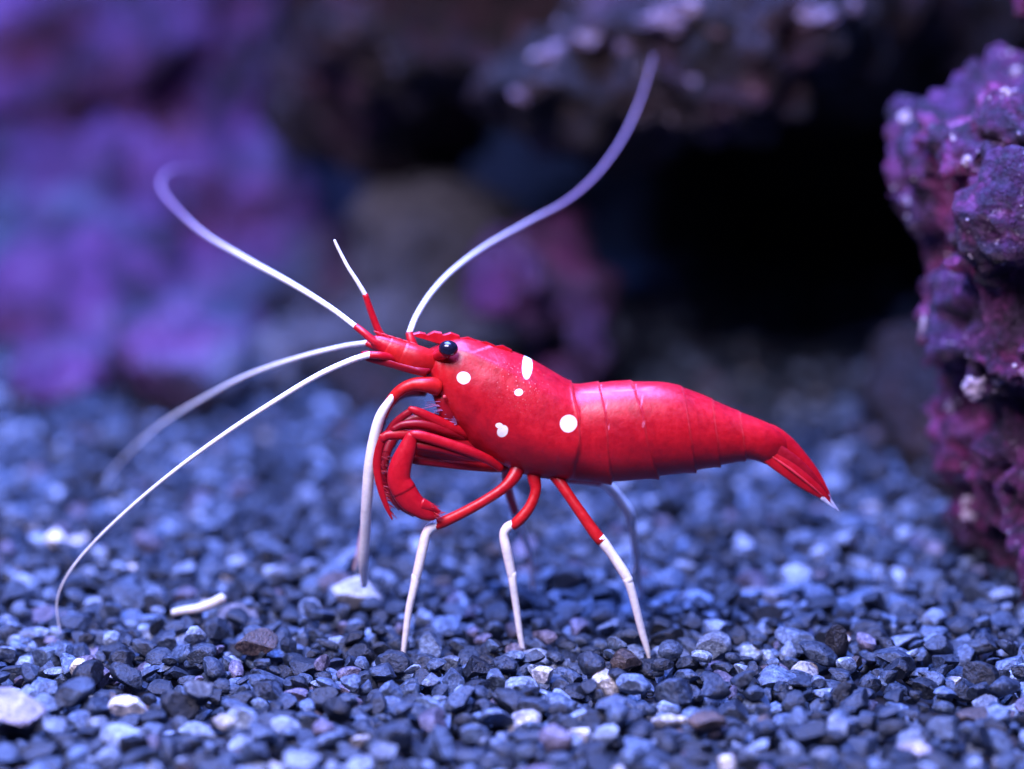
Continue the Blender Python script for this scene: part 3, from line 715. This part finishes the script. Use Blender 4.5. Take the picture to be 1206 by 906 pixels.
B2 = limb("feeding_limb", [(556, 520, 0.0, 12), (530, 508, -0.05, 18), (504, 500, -0.12, 19), (482, 501, -0.16, 14), (464, 507, -0.18, 8)], DRED, 0.35)
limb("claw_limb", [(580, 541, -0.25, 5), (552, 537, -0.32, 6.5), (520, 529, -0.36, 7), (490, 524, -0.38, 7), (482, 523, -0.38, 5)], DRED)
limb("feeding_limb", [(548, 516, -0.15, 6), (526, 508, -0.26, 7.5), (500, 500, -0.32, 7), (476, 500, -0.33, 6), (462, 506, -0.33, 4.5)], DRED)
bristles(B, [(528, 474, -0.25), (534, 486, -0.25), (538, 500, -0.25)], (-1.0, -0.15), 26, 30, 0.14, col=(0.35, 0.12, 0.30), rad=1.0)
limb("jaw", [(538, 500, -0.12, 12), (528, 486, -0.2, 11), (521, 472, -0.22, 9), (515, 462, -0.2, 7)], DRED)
blob(523.5, 467.5, -0.34, 2.2, 2.4, 2, m_limb, "cheek_spine", None, PINK, 2)

# ------------------------------------------------------------------ tail fan and swimmerets
fan = limb("tail_fan", [(885, 505, 0, 10), (908, 511, 0, 11), (926, 523, 0, 10), (943, 540, 0, 8.5), (960, 560, 0, 6.5), (972, 578, 0, 4), (978, 588, 0, 1.5)], RED, 0.7, 40)
for Y, c1, c2 in ((-0.10, RED, DRED), (0.10, RED, DRED)):
    limb("uropod", [(878, 524, Y*0.3, 5), (896, 531, Y*0.8, 9), (912, 541, Y, 10.5), (930, 554, Y*1.15, 10.5), (950, 569, Y*1.15, 9), (967, 582, Y, 5.5), (977, 591, Y*0.8, 1.2)], c1, 0.3, 44, fan)
    limb("uropod", [(880, 516, Y*0.2, 5), (900, 524, Y*0.7, 9), (918, 534, Y*0.95, 9.5), (938, 549, Y, 9.5), (958, 568, Y*0.95, 7.5), (973, 584, Y*0.7, 3.5), (980, 593, Y*0.6, 1.0)], c2, 0.3, 44, fan)
    limb("fan_highlight_rib", [(908, 537, Y*1.2, 0.6), (920, 545, Y*1.45, 1.4), (935, 556, Y*1.62, 1.5), (955, 572, Y*1.45, 1.2), (970, 585, Y*1.1, 0.7)], PINKR, 0.8, 24, fan)  # raised pink line, painting the long highlight on the blade
v, f, c = merge(tube_geo([(974, 584, -0.06, 3), (980, 592, -0.06, 1.6), (988, 602, -0.06, 0.4)], 8, 8, 0.5, colc(WHITE)), tube_geo([(968, 586, -0.1, 3), (976, 593, -0.1, 1.6), (984, 599, -0.1, 0.4)], 8, 8, 0.5, colc(WHITE)))
part("tail_spine", v, f, c, m_clear, fan)
for x, y in ((700, 560), (735, 562), (772, 556), (808, 551), (842, 544)):
    for Y in (-0.12, 0.12):
        limb("swimmeret", [(x-6, y-14, Y, 7), (x+4, y-6, Y, 7), (x+18, y-4, Y, 5), (x+30, y-6, Y, 2)], DRED, 0.4, 12)

# ------------------------------------------------------------------ curved white tube on the gravel
tp = [(203, 722, 4.2), (215, 719.5, 5), (232, 717, 5.5), (248, 711.5, 5.8), (263, 704, 6)]
g0 = ground(234, 716, 0.1); zt = max(Hat(g0[0]+dx, g0[1]+dy) for dx in np.linspace(-0.28, 0.28, 9) for dy in (-0.05, 0, 0.05))+0.03
Yt = ground(234, 716, zt)[1]
v, f, c = tube_geo([(x, y, Yt, r) for x, y, r in tp], 30, 16, 1.0, colc((0.62, 0.60, 0.54)))
tb = new_mesh("worm_tube", np.array(v), f, m_limb, np.array(c)); tag(tb, "curved white hollow tube fragment lying on the dark gravel", "shell")

# ------------------------------------------------------------------ pale growths on the pillar
bv = BVHTree.FromPolygons([Vector(p) for p in vr], pr)
bvo = BVHTree.FromPolygons([Vector(p) for p in vo], po)
def rayhit(px, py, tree=None):
    d = Vector(FWD + np.array([1.0, 0, 0])*(px-CX)/FPX - UPV*(py-CY)/FPX).normalized()
    h = (tree or bv).ray_cast(Vector(CAM), d); return h[0], h[1]
k = NT("pale_growth"); co = k.obj()
k.l(k.ramp(k.noise(co, 9, 4, 0.6), [(0.35, (0.14, 0.08, 0.16)), (0.62, (0.44, 0.38, 0.44))]), k.b.inputs["Base Color"]); k.set(Roughness=0.5)
k.bump(k.noise(co, 20, 4, 0.6), 0.5, 0.05); m_growth = k.m
k = NT("overhang_crust"); co = k.obj()
k.l(k.ramp(k.noise(co, 5, 5, 0.7), [(0.38, (0.03, 0.015, 0.03)), (0.52, (0.14, 0.09, 0.13)), (0.66, (0.36, 0.30, 0.34))]), k.b.inputs["Base Color"]); k.set(Roughness=0.6)
k.bump(k.noise(co, 12, 4, 0.6), 0.6, 0.06); m_crust = k.m
sv, sf = ico(4)
def growth(px, py, rx, ry, tree=None, rock=None, mat=None):
    h, n = rayhit(px, py, tree)
    if h is None: return
    s = pxcm(h.y); V = []
    for p in sv:
        kx = 1+0.7*noise.noise(Vector(p)*1.6+Vector((px, py, 0)))+0.3*noise.noise(Vector(p)*4+Vector((px, py, 0)))
        V.append((h.x+p[0]*rx*s*kx, h.y+p[1]*(rx+ry)*0.2*s*kx, h.z+p[2]*ry*s*kx))
    o = new_mesh("pale_growth", V, [tuple(map(int, q)) for q in sf], mat or m_growth); o.parent = rock or rock_r
for g_ in ((1150, 457, 15, 13), (1175, 448, 8, 7), (1086, 355, 5, 18), (1088, 385, 4, 10), (1068, 142, 9, 10), (1140, 592, 8, 8), (1146, 607, 10, 9), (1140, 190, 7, 5), (1185, 110, 6, 6), (1130, 560, 6, 5), (1120, 480, 6, 6), (1198, 85, 6, 5)):
    growth(*g_)
for g_ in ((785, 24, 24, 15), (812, 10, 20, 12), (845, 38, 9, 6), (962, 20, 20, 9), (1000, 8, 12, 7), (655, 66, 22, 10), (690, 46, 14, 9), (618, 112, 12, 8), (735, 55, 9, 6), (815, 96, 6, 5)):
    growth(*g_, bvo, rock_o, m_crust)
# tiny grains crusting the pillar
geos = []; tries = 0
nv, nf = ico(1)
V, F = [], []
for _ in range(200):
    px, py = random.uniform(1035, 1206), random.uniform(20, 690)
    if noise.noise(Vector((px*0.02, py*0.02, 3))) < -0.05: continue
    h, n = rayhit(px, py)
    if h is None: continue
    r = 0.008+0.03*random.random()**3; b = len(V)
    V += [(h.x+p[0]*r, h.y+p[1]*r, h.z+p[2]*r*random.uniform(0.8, 1.1)) for p in nv]; F += [tuple(int(i)+b for i in q) for q in nf]
cg = new_mesh("crust_grains", V, F, m_growth); cg.parent = rock_r; cg["kind"] = "stuff"
